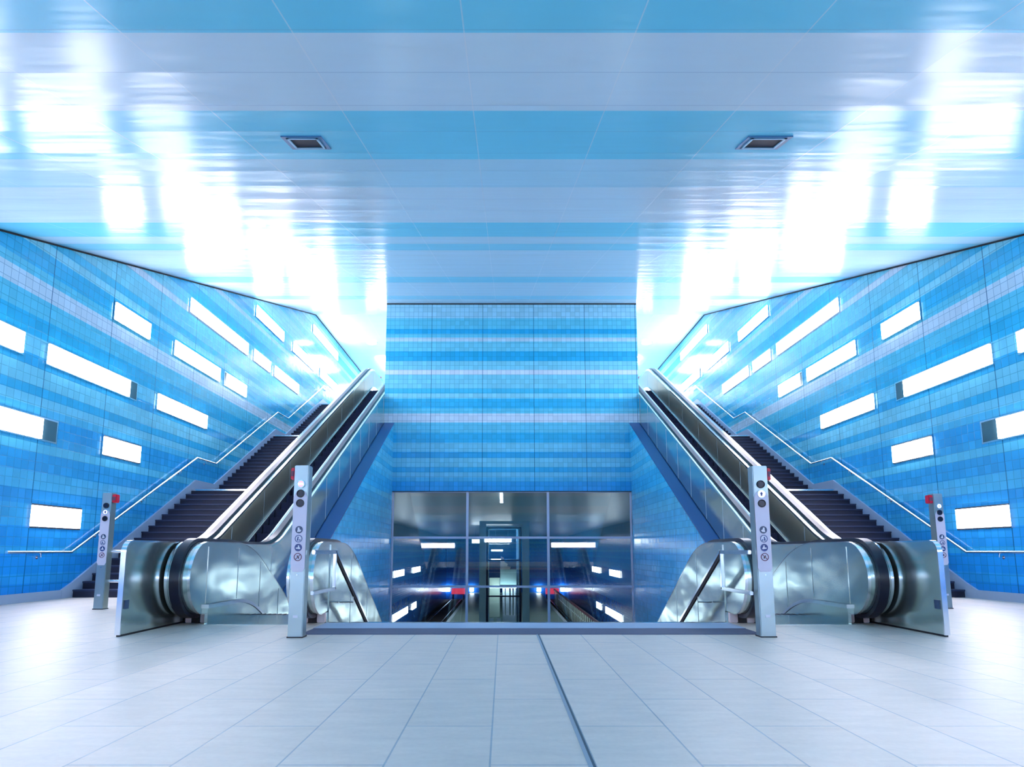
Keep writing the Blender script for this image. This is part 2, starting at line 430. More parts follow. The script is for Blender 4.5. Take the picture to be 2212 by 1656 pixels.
# ================================================================== LAMPS
ORD = ['nearest', 'second nearest', 'third nearest', 'fourth nearest', 'fifth nearest', 'sixth nearest']
LAT = ['seventh nearest', 'eighth nearest', 'ninth nearest', 'tenth nearest']
ROWN = ['lowest', 'second', 'third', 'fourth', 'fifth', 'sixth', 'topmost']
LH = 0.20
ROWS = {  # z: list of (y0, y1, unlit length at far end, unlit at near end)
    1.62: [(12.32, 13.74, 0, 0)],
    3.30: [(9.5, 12.36, 0.42, 0), (14.33, 15.78, 0, 0)],
    4.80: [(10.2, 11.66, 0, 0), (12.34, 15.12, 0.32, 0), (16.42, 19.2, 0, 0)],
    6.45: [(14.34, 15.8, 0, 0), (17.08, 19.88, 0, 0), (20.46, 22.0, 0, 0.2)],
    7.95: [(17.78, 21.95, 0, 0), (22.55, 24.15, 0, 0), (24.65, 27.6, 0, 0)],
    9.60: [(22.55, 25.45, 0, 0), (26.7, 29.75, 0, 0), (30.8, 33.9, 0, 0)],
    11.35: [(29.4, 33.9, 0, 0)]}
def lamp(s, z, y0, y1, uf, un, label, grp, mat='lamp', h=LH):
    assert len(label.split()) <= 16, label
    cyy = (y0 + y1) / 2
    t = thing('wall_lamp', label, 'lamp', (s * XW, cyy, z), grp)
    fr = MB(s)
    fr.box(XW - 0.03, XW, y0 - 0.03 - un, y1 + 0.03 + uf, z - h - 0.03, z - h).box(XW - 0.03, XW, y0 - 0.03 - un, y1 + 0.03 + uf, z + h, z + h + 0.03)
    fr.box(XW - 0.03, XW, y0 - 0.03 - un, y0 - un, z - h, z + h).box(XW - 0.03, XW, y1 + uf, y1 + uf + 0.03, z - h, z + h)
    fr.done('lamp_frame', 'steel_fine', t, smooth=False)
    n = max(1, round((y1 - y0) / 1.42)); w = (y1 - y0) / n
    for i in range(n):
        MB(s).box(XW - 0.055, XW - 0.002, y0 + i * w + 0.004, y0 + (i + 1) * w - 0.004, z - h + 0.003, z + h - 0.003).done('diffuser', mat, t, smooth=False)
    if uf: MB(s).box(XW - 0.02, XW - 0.002, y1 + 0.01, y1 + uf, z - h, z + h).done('unlit_end', 'glass_dark', t, smooth=False)
    if un: MB(s).box(XW - 0.02, XW - 0.002, y0 - un, y0 - 0.01, z - h, z + h).done('unlit_end', 'glass_dark', t, smooth=False)
for s in (-1, 1):
    for ri, (z, L) in enumerate(ROWS.items()):
        for k, (y0, y1, uf, un) in enumerate(L):
            size = 'short' if y1 - y0 < 1.8 else ('long' if y1 - y0 < 3.5 else 'extra long')
            if len(L) == 1: nm = f'{size} light box alone in the {ROWN[ri]} row of the {SIDE[s]} blue wall'
            else: nm = f'{size} light box, {ORD[k]} in the {ROWN[ri]} row of the {SIDE[s]} blue wall'
            lamp(s, z, y0, y1, uf, un, nm, f'light boxes on the {SIDE[s]} wall')
    # the rest of the same rows, beside and behind the viewpoint
    k = -1
    for z, ys in ((1.62, (-3.0, -8.0)), (3.05, (-0.4, -6.0)), (3.9, (6.0,))):
        for y in ys:
            k += 1
            lamp(s, z, y - 1.4, y + 1.4, 0, 0, f'long light box on the {SIDE[s]} wall behind the viewer, {(ORD + LAT)[k]} of the rear ones', f'light boxes on the {SIDE[s]} wall behind')

for x, z, hw, nm in ((-6.35, 1.45, 1.65, 'left'), (5.95, 1.5, 2.0, 'right'), (-0.8, 1.95, 1.2, 'middle')):
    t = thing('wall_lamp', f'long light box on the rear wall behind the viewer, the {nm} one of three', 'lamp', (x, -10, z), 'light boxes on the rear wall')
    MB().box(x - hw, x + hw, -10 + 0.002, -10 + 0.05, z - LH, z + LH).done('diffuser', 'lamp', t, smooth=False)
    MB().box(x - hw, x + hw, -10 + 0.001, -10 + 0.03, z + LH, z + LH + 0.03).box(x - hw, x + hw, -10 + 0.001, -10 + 0.03, z - LH - 0.03, z - LH).done('lamp_frame', 'steel_fine', t, smooth=False)
# ceiling vents
for s, x0, x1 in ((-1, -2.66, -2.27), (1, 2.29, 2.72)):
    y0, y1 = 6.33, 6.68
    xc, yc = (x0 + x1) / 2, (y0 + y1) / 2
    t = thing('ceiling_vent', f'small dark rectangular vent in the white ceiling, the {SIDE[s]} one of two', 'vent', (xc, yc, CZ0 + CM * yc), 'ceiling vents')
    def rect(mb, a0, a1, b0, b1, d0, d1):
        cz = lambda y, d: CZ0 + CM * y - d
        mb.prism([(b0, cz(b0, d0)), (b1, cz(b1, d0)), (b1, cz(b1, d1)), (b0, cz(b0, d1))], a0, a1); return mb
    r = MB()
    for q in ((x0 - .02, x1 + .02, y0 - .02, y0 + .012), (x0 - .02, x1 + .02, y1 - .012, y1 + .02), (x0 - .02, x0 + .02, y0, y1), (x1 - .02, x1 + .02, y0, y1)): rect(r, *q, -0.002, 0.012)
    r.done('vent_rim', 'vent_rim', t, smooth=False)
    r = MB()
    for q in ((x0 + .03, x1 - .03, y0 + .02, y0 + .042), (x0 + .03, x1 - .03, y1 - .042, y1 - .02), (x0 + .03, x0 + .05, y0 + .02, y1 - .02), (x1 - .05, x1 - .03, y0 + .02, y1 - .02)): rect(r, *q, 0.0, 0.022)
    r.done('vent_frame', 'vent_frame', t, smooth=False)
    rect(MB(), x0 + .05, x1 - .05, y0 + .042, y1 - .042, 0.001, 0.009).done('vent_grille', 'duct', t, smooth=False)
for s in (-1, 1):
    t = thing('ceiling_lamp', f'small round lamp in the upper ceiling above the {SIDE[s]} escalator head', 'lamp', (s * 7.45, 33.9, ZTOP), 'upper ceiling lamps')
    def dz(mb, r0, z0, z1):
        A = [2 * math.pi * k / 24 for k in range(24)]
        a = [mb.v(7.45 + r0 * math.cos(q), 33.9 + r0 * math.sin(q), z0) for q in A]; b = [mb.v(7.45 + r0 * math.cos(q), 33.9 + r0 * math.sin(q), z1) for q in A]
        mb.bm.faces.new(a); mb.bm.faces.new(b)
        for i in range(24): mb.bm.faces.new((a[i], a[(i + 1) % 24], b[(i + 1) % 24], b[i]))
        return mb
    dz(MB(s), 0.30, ZTOP - 0.02, ZTOP).done('lamp_rim', 'steel_fine', t)
    dz(MB(s), 0.26, ZTOP - 0.05, ZTOP - 0.02).done('lamp_disc', 'lamp_up', t)
    # lamps of the upper hall
for k, y in enumerate((38, 45, 52)):
    for s in (-1, 1):
        t = thing('strip_lamp', f'long lamp under the upper ceiling on the {SIDE[s]} side, {ORD[k]}', 'lamp', (s * 7.0, y, ZTOP), 'upper hall strip lamps')
        MB(s).box(6.3, 7.7, y - 1.5, y + 1.5, ZTOP - 0.06, ZTOP).done('diffuser', 'lamp_up', t, smooth=False)

# ================================================================== STAIRS
RISE, RUN = 2.7 / 17, 5.1 / 17
SX0, SX1 = 6.60, XW - 0.045
def step_mesh(w):
    mb = MB(); mb.box(-w / 2, w / 2, 0, RUN + 0.02, -RISE - 0.12, -0.03); me1 = mb
    return mb
def nose_profile(ystart, n_fl=3):
    pts = [(ystart, 0.0)]; y, z = ystart, 0.0
    for k in range(n_fl):
        y += 5.1; z += 2.7; pts.append((y, z)); y += 1.2; pts.append((y, z))
    return pts
for s in (-1, 1):
    t = thing('staircase', f'broad dark stone staircase with landings rising along the {SIDE[s]} wall', 'stairs', (s * 7.9, 13.7, 0), 'side staircases')
    w = SX1 - SX0; xc = s * (SX0 + SX1) / 2
    proto = None
    for f in range(3):
        ys = 13.7 + f * 6.3; z0 = f * 2.7
        for i in range(17):
            y = ys + i * RUN; z = z0 + (i + 1) * RISE
            if proto is None:
                o = MB().box(-w / 2, w / 2, 0, RUN + 0.05, -RISE - 0.10, -0.035).done('step', 'stone_edge', smooth=False)
                o.parent = t; o.location = Vector((xc, y, z)) - parent_loc(t)
                nz = MB().box(-w / 2, w / 2, -0.02, RUN + 0.02, -0.035, 0).done('tread', 'stone_dark', smooth=False); nz.parent = o
                proto = (o, nz)
            else:
                o = proto[0].copy(); nz = proto[1].copy(); C.objects.link(o); C.objects.link(nz)
                o.parent = t; o.location = Vector((xc, y, z)) - parent_loc(t); nz.parent = o
        MB(s).box(SX0, SX1, ys + 5.1, ys + 6.3, z0 + 2.7 - 0.3, z0 + 2.7).done('landing', 'stone_dark', t, smooth=False)
        MB(s).box(SX0, SX1, ys + 5.06 - RUN, ys + 5.10 - RUN, z0 + 2.7 - 0.04, z0 + 2.7 + 0.006).done('landing_nosing', 'steel_fine', t, smooth=False)
    # soffit so that nothing is seen from below
    under = nose_profile(13.7)
    MB(s).strip([(y + 0.3, z - 0.35) for y, z in under[:-1]], [(y + 0.3, z - 0.12) for y, z in under[:-1]], SX0, SX1).done('soffit', 'concrete', t, smooth=False)
    # wall skirting following the flights
    lo = [(13.35, 0.0)] + [(y, z - 0.3 if z > 0 else 0.0) for y, z in under]
    hi = [(13.35, 0.17)] + [(y - 0.05, z + 0.30) for y, z in under]
    MB(s).strip(lo, hi, SX1, XW).done('wall_string', 'string', t, smooth=False)
    # handrail on the wall
    hr = thing('wall_handrail', f'slim steel handrail stepping up the {SIDE[s]} tiled wall beside the stairs', 'handrail', (s * 9.2, 11.7, 0.93), 'wall handrails')
    pts = [(11.7, 0.93), (13.45, 0.93), (18.6, 3.63), (19.85, 3.63), (25.0, 6.36), (26.25, 6.38), (31.3, 9.06), (32.4, 9.06)]
    MB(s).tube([(9.2, y, z) for y, z in pts], 0.026, 10).done('rail', 'steel_fine', hr)
    for (ya, za), (yb, zb) in zip(pts[:-1], pts[1:]):
        L = yb - ya; n = max(1, round(L / 1.6))
        for i in range(n):
            f = (i + 0.5) / n; y = ya + L * f; z = za + (zb - za) * f
            MB(s).tube([(9.2, y, z - 0.02), (9.2, y, z - 0.09), (9.29, y, z - 0.10)], 0.011, 8).tube([(9.275, y, z - 0.10), (9.298, y, z - 0.10)], 0.035, 12).done('bracket', 'steel_fine', hr)

# centre stair down to the platform
t = thing('centre_staircase', 'stone staircase going down from the floor edge to the platform between the escalators', 'stairs', (0, 8.9, 0))
n = 34; w = 5.2; proto = None
for i in range(n):
    y = 8.90 + i * RUN; z = -i * (5.5 / n) - 0.16
    if proto is None:
        proto = MB().box(-w / 2, w / 2, 0, RUN + 0.05, -0.3, 0).done('step', 'stone_dark', smooth=False); o = proto
    else:
        o = proto.copy(); C.objects.link(o)
    o.parent = t; o.location = Vector((0, y, z)) - parent_loc(t)

# ================================================================== ESCALATORS
def smooth_path(y1, y2, sl, bw=0.55):
    def f(y):
        def R(t):  # integral of a smooth step
            if t <= -bw: return 0.0
            if t >= bw: return t
            return (t + bw) ** 2 / (4 * bw)
        return sl * (R(y - y1) - R(y - y2))
    return f

def samples(a, b, f=None, ks=()):
    ys = set([a, b])
    for k in ks:
        for i in range(-6, 7):
            y = k + i * 0.11
            if a < y < b: ys.add(y)
    q = a
    while q < b: ys.add(q); q += 1.2
    return sorted(ys)

def escalator(s, label, base, knees, yn, yf, XO, XI, loc, handN, clad_lo, clad_hi, comb_y, name_steps, z_lo_clad, clad_out=None):
    """base(y): tread line. yn, yf: near and far newel centres. XO, XI: (outer edge, inner edge) of the two balustrades."""
    t = thing('escalator', label, 'escalator', loc, 'escalators')
    R = 0.47; HC = 0.60; DT = 1.07
    ys = samples(yn, yf, ks=knees)
    def body(x0, x1, nm, mat):
        top = [(y, base(y) + DT) for y in ys]; bot = [(y, base(y) + 0.13) for y in ys]
        n = 16
        near = [(yn - R * math.sin(math.pi * k / n), base(yn) + HC - R * math.cos(math.pi * k / n)) for k in range(n + 1)]   # bottom to top round the front
        far = [(yf + R * math.sin(math.pi * k / n), base(yf) + HC + R * math.cos(math.pi * k / n)) for k in range(n + 1)]
        pts = near + top[1:-1] + far + bot[::-1][1:-1]
        return MB(s).prism(pts, x0, x1).done(nm, mat, t)
    for (xa, xb, nm) in ((XO[1], XO[0], 'outer'), (XI[0], XI[1], 'inner')):
        lo, hi = min(xa, xb), max(xa, xb); xm = (lo + hi) / 2
        bal = body(lo, hi, 'balustrade', 'steel')
        # inner sheet facing the steps, dull olive steel
        face = lo if nm == 'outer' else hi
        sgn = -1 if nm == 'outer' else 1
        yy = [y for y in ys]
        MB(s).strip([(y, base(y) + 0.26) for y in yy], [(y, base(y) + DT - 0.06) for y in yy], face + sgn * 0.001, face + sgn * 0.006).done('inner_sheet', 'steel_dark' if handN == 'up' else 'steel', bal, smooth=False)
        MB(s).strip([(y, base(y) - 0.25) for y in yy], [(y, base(y) + 0.20) for y in yy], face, face + sgn * 0.04).done('skirt', 'steel' , bal)
        MB(s).strip([(y, base(y) + 0.20) for y in yy], [(y, base(y) + 0.25) for y in yy], face, face + sgn * 0.05).done('skirt_cap', 'steel_fine', bal)
        # handrail loop
        n = 18; R2 = R + 0.004
        path = [(yn + 0.12, base(yn) + HC - R2 + 0.0)] + [(yn - R2 * math.sin(math.pi * k / n), base(yn) + HC - R2 * math.cos(math.pi * k / n)) for k in range(n + 1)]
        path += [(y, base(y) + DT + 0.004) for y in ys[1:-1]]
        path += [(yf + R2 * math.sin(math.pi * k / n), base(yf) + HC + R2 * math.cos(math.pi * k / n)) for k in range(n + 1)]
        if nm == 'outer': xh = xm + 0.02
        else: xh = xm
        MB(s).ribbon(path, xh - 0.06, xh + 0.06, 0.05).done('handrail', 'rubber', t)
        # polished edge strips along both sides of the deck
        edge = path[1:]
        for xx in ((lo, lo + 0.03), (hi - 0.03, hi)):
            MB(s).ribbon(edge, xx[0] - 0.003, xx[1] + 0.003, 0.005).done('deck_edge', 'steel_fine', bal)
        # pedestal and inlet covers
        MB(s).box(lo, hi, yn + 0.22, yn + 1.6, base(yn), base(yn) + 0.14).done('pedestal', 'steel', bal, smooth=False)
        MB(s).box(lo, xh - 0.06, yn + 0.14, yn + 0.215, base(yn), base(yn) + 0.15).box(xh + 0.06, hi, yn + 0.14, yn + 0.215, base(yn), base(yn) + 0.15).done('inlet_cover', 'cover', t, bevel=0.008)
        MB(s).box(xh - 0.06, xh + 0.06, yn + 0.15, yn + 0.214, base(yn), base(yn) + 0.16).done('handrail_inlet', 'black', t, smooth=False)
    # cladding on the side facing the well, jointed every 1.25 m
    xc = XI[0]
    y = yn + 0.3
    mbc = MB(s); seams = MB(s)
    while y < yf - 0.3:
        ye = min(y + 1.25, yf)
        sub = [q for q in ys if y + 0.01 < q < ye - 0.01]; seg = [y + 0.004] + sub + [ye - 0.004]
        lo_ = [(q, max(z_lo_clad(q), -7)) for q in seg]; hi_ = [(q, base(q) + DT - 0.03) for q in seg]
        mbc.strip(lo_, hi_, xc - 0.012, xc + 0.006)
        if ye < yf - 0.3:
            seams.strip([(ye - 0.006, z_lo_clad(ye)), (ye + 0.006, z_lo_clad(ye))], [(ye - 0.006, base(ye) + DT - 0.05), (ye + 0.006, base(ye) + DT - 0.05)], xc - 0.016, xc - 0.006)
        y = ye
    mbc.done('cladding', 'steel', t, smooth=False)
    seams.done('cladding_seams', 'seam', t, smooth=False)
    if clad_out:
        mo = MB(s)
        mo.strip([(q, max(base(q) - 0.9, 0.0)) for q in ys], [(q, base(q) + DT - 0.03) for q in ys], XO[0] - 0.006, XO[0] + 0.012)
        mo.done('outer_cladding', 'steel', t, smooth=False)
        MB(s).ribbon([(q, base(q) + DT + 0.004) for q in ys], XO[0] - 0.10, XO[0] + 0.02, 0.03).done('deck', 'steel_fine', t)
    fx = XO[1]; q = yn + 1.0
    while q < min(yf - 0.6, yn + (3.4 if handN == 'dn' else 20)):
        MB(s).strip([(q - 0.006, base(q) + 0.26), (q + 0.006, base(q) + 0.26)], [(q - 0.006, base(q) + DT - 0.07), (q + 0.006, base(q) + DT - 0.07)], fx - 0.010, fx + 0.002).done('panel_seam', 'seam', t, smooth=False)
        q += 0.9 if handN == 'dn' else 1.8
    # truss belly
    inner = (min(XI[1], XO[1]), max(XI[1], XO[1]))
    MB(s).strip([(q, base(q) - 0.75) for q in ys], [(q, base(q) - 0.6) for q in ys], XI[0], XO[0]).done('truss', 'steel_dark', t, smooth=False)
    # landing plates with combs
    MB(s).box(inner[0], inner[1], yn - 0.1, comb_y[0], base(yn) - 0.03, base(yn) + 0.006).done('landing_plate', 'steel', t, smooth=False)
    MB(s).box(inner[0], inner[1], comb_y[1], yf + 0.4, base(yf) - 0.03, base(yf) + 0.006).done('landing_plate', 'steel', t, smooth=False)
    # steps
    wd_ = inner[1] - inner[0] - 0.1; xm = s * (inner[0] + inner[1]) / 2
    proto = None; y = comb_y[0]
    up = base(yf) > base(yn)
    while y < comb_y[1] - 0.2:
        z = base(y + (0.4 if up else 0.0))
        if proto is None:
            mb = MB().box(-wd_ / 2, wd_ / 2, 0, 0.40, -0.26, -0.012)
            for k in range(14):
                mb.box(-wd_ / 2 + (k + 0.15) * wd_ / 14, -wd_ / 2 + (k + 0.7) * wd_ / 14, -0.004, 0.40, -0.2, 0)
            proto = mb.done('step', 'step', smooth=False); o = proto
        else:
            o = proto.copy(); C.objects.link(o)
        o.parent = t; o.location = Vector((xm, y, z)) - parent_loc(t)
        y += 0.40
    return t

UK = (13.2, 13.2 + 8.1 / SL)
DK = (10.25, 10.25 + 5.5 / SL)
for s in (-1, 1):
    b = smooth_path(UK[0], UK[1], SL)
    escalator(s, f'long steel escalator rising to the upper level beside the {SIDE[s]} staircase', b, UK, 11.3, 30.6,
              (6.55, 6.20), (XB, 5.20), (s * 5.7, 11.3, 0), 'up', 0, 0, (12.2, 29.8), 'up',
              lambda q: max(SL * (q - 13.4) + 0.07, 0.0), clad_out=True)
    b2 = smooth_path(DK[0], DK[1], -SL)
    escalator(s, f'steel escalator going down to the platform on the {SIDE[s]} side of the stair well', b2, DK, 8.76, 21.6,
              (4.46 + 0.13, 4.27), (2.72, 3.05), (s * 3.65, 8.9, 0), 'dn', 0, 0, (9.9, 21.2), 'dn',
              lambda q: (0.0 if q < 9.0 else (-0.6 - SL * max(0, q - 8.9))))

for s in (-1, 1):
    # steel lining of the well wall beside the down escalator
    t = thing('wall_lining', f'steel sheet lining the {SIDE[s]} well wall below the rising escalator', 'wall lining', (s * XS, 11.5, -1), 'well wall linings')
    y = 8.95
    while y < 14.5:
        MB(s).prism([(y + 0.005, -SL * (y - 8.9) - 1.6), (y + 1.2, -SL * (y - 7.7) - 1.6), (y + 1.2, -0.004), (y + 0.005, -0.004)], XS - 0.012, XS - 0.001).done('lining_sheet', 'steel', t, smooth=False)
        y += 1.2

# steel barrier panels running out from the escalator newels
for s in (-1, 1):
    t = thing('barrier_panel', f'brushed steel barrier panel standing out from the {SIDE[s]} escalator newel', 'barrier', (s * 4.64, 8.2, 0), 'barrier panels')
    y0, y1, zt, r = 7.46, 9.5, 1.055, 0.12
    pts = [(y1, 0.02), (y1, zt)] + [(y0 + r - r * math.sin(a), zt - r + r * math.cos(a)) for a in [math.pi / 2 * k / 8 for k in range(9)]] + [(y0, 0.02)]
    MB(s).prism(pts, 4.625, 4.655).done('panel', 'steel', t)
    frame = pts[1:]
    MB(s).ribbon([(a, b_) for a, b_ in frame][::-1], 4.61, 4.67, 0.022).done('edge_frame', 'steel_fine', t)
    MB(s).box(4.612, 4.63, 7.50, 7.58, 0.30, 0.40).done('lock_plate', 'sign_grey', t, smooth=False)
    MB(s).box(4.62, 4.66, y0, y1, 0.0, 0.02).done('foot', 'black', t, smooth=False)

# ================================================================== INFORMATION POSTS
def info_post(s, x0, x1, y, lit, label, red_out, z0=0.0, detail=True):
    """x0<x1: extent in |x|; signals and signs face the viewer"""
    t = thing('information_post', label, 'post', (s * (x0 + x1) / 2, y, z0), 'steel information posts')
    h = 1.925; xm = (x0 + x1) / 2; w = x1 - x0; d = 0.15
    MB(s).box(x0, x1, y, y + d, z0, z0 + h).done('post', 'pillar', t, bevel=0.008)
    MB(s).box(x0 - 0.006, x1 + 0.006, y - 0.006, y + d + 0.006, z0, z0 + 0.012).done('foot', 'black', t, smooth=False)
    pz0, pz1 = z0 + 0.72, z0 + 1.62
    MB(s).flat([(x0 + 0.004, pz0 + 0.04), (x0 + 0.03, pz0), (x1 - 0.03, pz0), (x1 - 0.004, pz0 + 0.04), (x1 - 0.004, pz1 - 0.06), (x1 - 0.03, pz1), (x0 + 0.03, pz1), (x0 + 0.004, pz1 - 0.06)], y - 0.006, y).done('front_panel', 'pale', t, smooth=False)
    yf = y - 0.007
    for k, z in enumerate((1.71, 1.60, 1.49)):
        z += z0
        on = lit == k
        MB(s).disc(xm, y - 0.015, y, z, 0.045, ri=0.036).done('signal_ring', 'steel_fine' if on else 'black', t)
        if on and k == 0 and s == -1:
            o = MB(s).disc(xm, y - 0.012, y, z, 0.040).done('signal_light', 'sig_pink', t); o['label'] = 'lit red no-entry signal'
            MB(s).box(xm - 0.028, xm + 0.028, y - 0.015, y - 0.012, z - 0.009, z + 0.009).done('signal_bar', 'sig_white', o, smooth=False)
        elif on:
            o = MB(s).disc(xm, y - 0.012, y, z, 0.040).done('signal_light', 'sig_white', t); o['label'] = 'lit white signal'
            MB(s).flat([(xm, z + 0.024), (xm - 0.022, z - 0.002), (xm - 0.009, z - 0.002), (xm - 0.009, z - 0.024), (xm + 0.009, z - 0.024), (xm + 0.009, z - 0.002), (xm + 0.022, z - 0.002)], y - 0.015, y - 0.012).done('arrow', 'sign_blue' if k == 1 else 'sign_white', o, smooth=False)
        else:
            MB(s).disc(xm, y - 0.010, y, z, 0.040).done('signal_light', 'sign_dark', t)
    for k, z in enumerate((1.19, 1.09, 0.99, 0.885)):
        z += z0
        if k < 3:
            o = MB(s).disc(xm, y - 0.010, y - 0.005, z, 0.042).done('sign', ('sign_grey', 'sign_white', 'sign_blue')[k], t)
            y2, y1 = y - 0.0125, y - 0.010
            if k == 0:
                p = MB(s).disc(xm + 0.004, y2, y1, z + 0.016, 0.011, 12).flat([(xm - 0.016, z - 0.024), (xm + 0.020, z - 0.026), (xm + 0.014, z + 0.006), (xm - 0.004, z + 0.008), (xm - 0.026, z - 0.004)], y2, y1)
                p.done('pictogram', 'sign_white', o)
            elif k == 1:
                MB(s).disc(xm, y2, y1, z, 0.042, ri=0.034).done('sign_ring', 'sign_blue', o)
                MB(s).disc(xm + 0.006, y2, y1, z + 0.014, 0.008, 12).flat([(xm, z - 0.024), (xm + 0.020, z - 0.022), (xm + 0.016, z + 0.006), (xm + 0.002, z + 0.006)], y2, y1).flat([(xm - 0.022, z - 0.024), (xm - 0.008, z - 0.024), (xm - 0.01, z - 0.006), (xm - 0.020, z - 0.006)], y2, y1).done('pictogram', 'sign_blue', o)
            else:
                MB(s).flat([(xm - 0.026, z - 0.008), (xm - 0.014, z + 0.004), (xm - 0.008, z + 0.026), (xm + 0.004, z + 0.024), (xm + 0.002, z + 0.004), (xm + 0.028, z - 0.002), (xm + 0.024, z - 0.012), (xm - 0.018, z - 0.018)], y2, y1).done('pictogram', 'sign_white', o, smooth=False)
        else:
            o = MB(s).disc(xm, y - 0.010, y - 0.005, z, 0.045).done('sign', 'pale', t)
            MB(s).disc(xm, y - 0.0125, y - 0.010, z, 0.045, ri=0.036).done('sign_ring', 'sign_red', o)
            MB(s).flat([(xm - 0.030, z + 0.024), (xm - 0.024, z + 0.030), (xm + 0.030, z - 0.024), (xm + 0.024, z - 0.030)], y - 0.0125, y - 0.010).done('slash', 'sign_red', o, smooth=False)
            MB(s).flat([(xm - 0.016, z - 0.018), (xm - 0.004, z - 0.018), (xm + 0.004, z), (xm + 0.016, z + 0.012), (xm + 0.004, z + 0.018), (xm - 0.010, z + 0.004)], y - 0.0122, y - 0.010).done('pictogram', 'sign_dark', o, smooth=False)
    if detail:
        MB(s).box(xm - 0.025, xm + 0.03, y - 0.004, y, z0 + 0.215, z0 + 0.245).done('label_plate', 'sign_white', t, smooth=False)
        MB(s).disc(xm, y - 0.006, y, z0 + 0.685, 0.008, 10).done('screw', 'steel_fine', t)
    # emergency button on the flank
    if red_out: xa, xb = x1, x1 + 0.045
    else: xa, xb = x0 - 0.07, x0
    rb = MB(s).box(xa, xb, y + 0.01, y + 0.12, z0 + 1.76, z0 + 1.90).done('emergency_button', 'red', t, bevel=0.01)
    MB(s).box(xa + 0.01, xb - 0.008, y + 0.002, y + 0.012, z0 + 1.80, z0 + 1.86).done('button_handle', 'sign_red', rb, smooth=False)
    return t
info_post(-1, 2.55, 2.715, 7.37, 0, 'near steel post with signs left of the stair well, red light lit', True)
info_post(1, 2.545, 2.715, 7.41, 1, 'near steel post with signs right of the stair well, white signal lit in the middle', True)
info_post(-1, 6.92, 7.08, 10.90, 1, 'far steel post with signs by the left staircase foot, red box towards the middle', False)
info_post(1, 7.02, 7.18, 11.05, 0, 'far steel post with signs by the right staircase foot, top white signal lit', False)
for s in (-1, 1):
    info_post(s, 6.78, 6.92, 33.0, 1, f'tiny steel post on the upper level at the {SIDE[s]} escalator head', False, z0=8.1, detail=False)

# guard rails between far posts and the escalators
for s in (-1, 1):
    t = thing('guard_rail', f'two steel rails between the far {SIDE[s]} post and the escalator', 'railing', (s * 6.7, 10.98, 0.4), 'guard rails')
    MB(s).tube([(6.915, 10.98, 0.945), (6.66, 10.98, 0.945)], 0.024).done('upper_rail', 'steel_fine', t)
    MB(s).tube([(6.915, 10.98, 0.455), (6.66, 10.98, 0.455)], 0.024).done('lower_rail', 'steel_fine', t)
    MB(s).tube([(6.66, 10.98, 0.0), (6.66, 10.98, 0.965)], 0.024).done('post', 'steel_fine', t)
# stair handrails beginning at the near posts
for s in (-1, 1):
    t = thing('stair_handrail', f'steel handrail frame from the near {SIDE[s]} post sloping down into the stair well', 'handrail', (s * 2.5, 8.0, 0.95), 'centre stair handrails')
    x = 2.5
    MB(s).box(x - 0.02, x + 0.02, 7.5, 8.5, 0.915, 0.962).done('upper_rail', 'steel_fine', t, bevel=0.006)
    MB(s).box(x - 0.02, x + 0.02, 7.5, 8.5, 0.455, 0.497).done('lower_rail', 'steel_fine', t, bevel=0.006)
    MB(s).box(x - 0.02, x + 0.02, 8.46, 8.50, 0.46, 0.96).done('post', 'steel_fine', t, bevel=0.006)
    path = [(8.49, 0.93), (21.0, 0.93 - SL * 12.5)]
    MB(s).ribbon(path, x - 0.02, x + 0.02, 0.04).done('sloping_rail', 'steel_fine', t)
    MB(s).strip([(y, z - 0.05) for y, z in path], path, x - 0.012, x + 0.012).done('rail_web', 'black', t, smooth=False)
    for k in range(6):
        y = 9.6 + k * 2.0; z = 0.93 - SL * (y - 8.49)
        MB(s).tube([(x, y, z), (x, y, z - 0.12), (x + 0.2, y, z - 0.12)], 0.012, 8).done('bracket', 'steel_fine', t)

# ================================================================== PLATFORM HALL
def far_lamp(s, z, y0, y1, label, h=0.3):
    lamp(s, z, y0, y1, 0, 0, label, f'platform light boxes on the {SIDE[s]} wall', 'lamp_far', h)
PR = {-0.94: [(28.5, 33.0), (40.0, 44.5), (53.8, 59.3), (65.0, 70.7)], -4.47: [(34, 42), (53.6, 62.0), (65.0, 68.0)]}
for s in (-1, 1):
    for z, L in PR.items():
        for k, (a, b_) in enumerate(L):
            far_lamp(s, z, a, b_, f'light box on {SIDE[s]} platform wall behind glass, {"upper" if z > -2 else "lower"} row, {ORD[k]}', 0.27 if z > -2 else 0.3)
def hang_lamp(x0, x1, y, z, label, h=0.16):
    t = thing('hanging_lamp', label, 'lamp', ((x0 + x1) / 2, y, z), 'lamps hanging over the platform')
    MB().box(x0, x1, y, y + 0.35, z - h, z + h).done('lamp_box', 'lamp_far', t, bevel=0.02)
    for x in (x0 + 0.3, x1 - 0.3): MB().tube([(x, y + 0.18, z + h), (x, y + 0.18, 3.165)], 0.012, 6).done('rod', 'steel_fine', t)
hang_lamp(-3.1, -2.15, 58, 1.82, 'short lamp hanging over the platform left of the lift frame')
hang_lamp(-1.9, -1.4, 58, 1.95, 'short lamp hanging over the platform seen inside the lift frame at left')
hang_lamp(-1.3, 0.4, 58, 1.95, 'long lamp hanging over the platform seen inside the lift frame')
t = thing('lamp_streak', 'lamp drawn out as its reflection streak along the hall ceiling behind the middle pane', 'lamp', (-0.4, 28, 3.165))
MB().box(-0.46, -0.34, 24.7, 29.5, 3.12, 3.165).done('diffuser', 'lamp_slim', t, smooth=False)  # a lamp stretched so its body glows where its reflection streak falls
MB().box(-0.49, -0.46, 24.7, 29.5, 3.12, 3.165).box(-0.34, -0.31, 24.7, 29.5, 3.12, 3.165).done('lamp_frame', 'steel_fine', t, smooth=False)
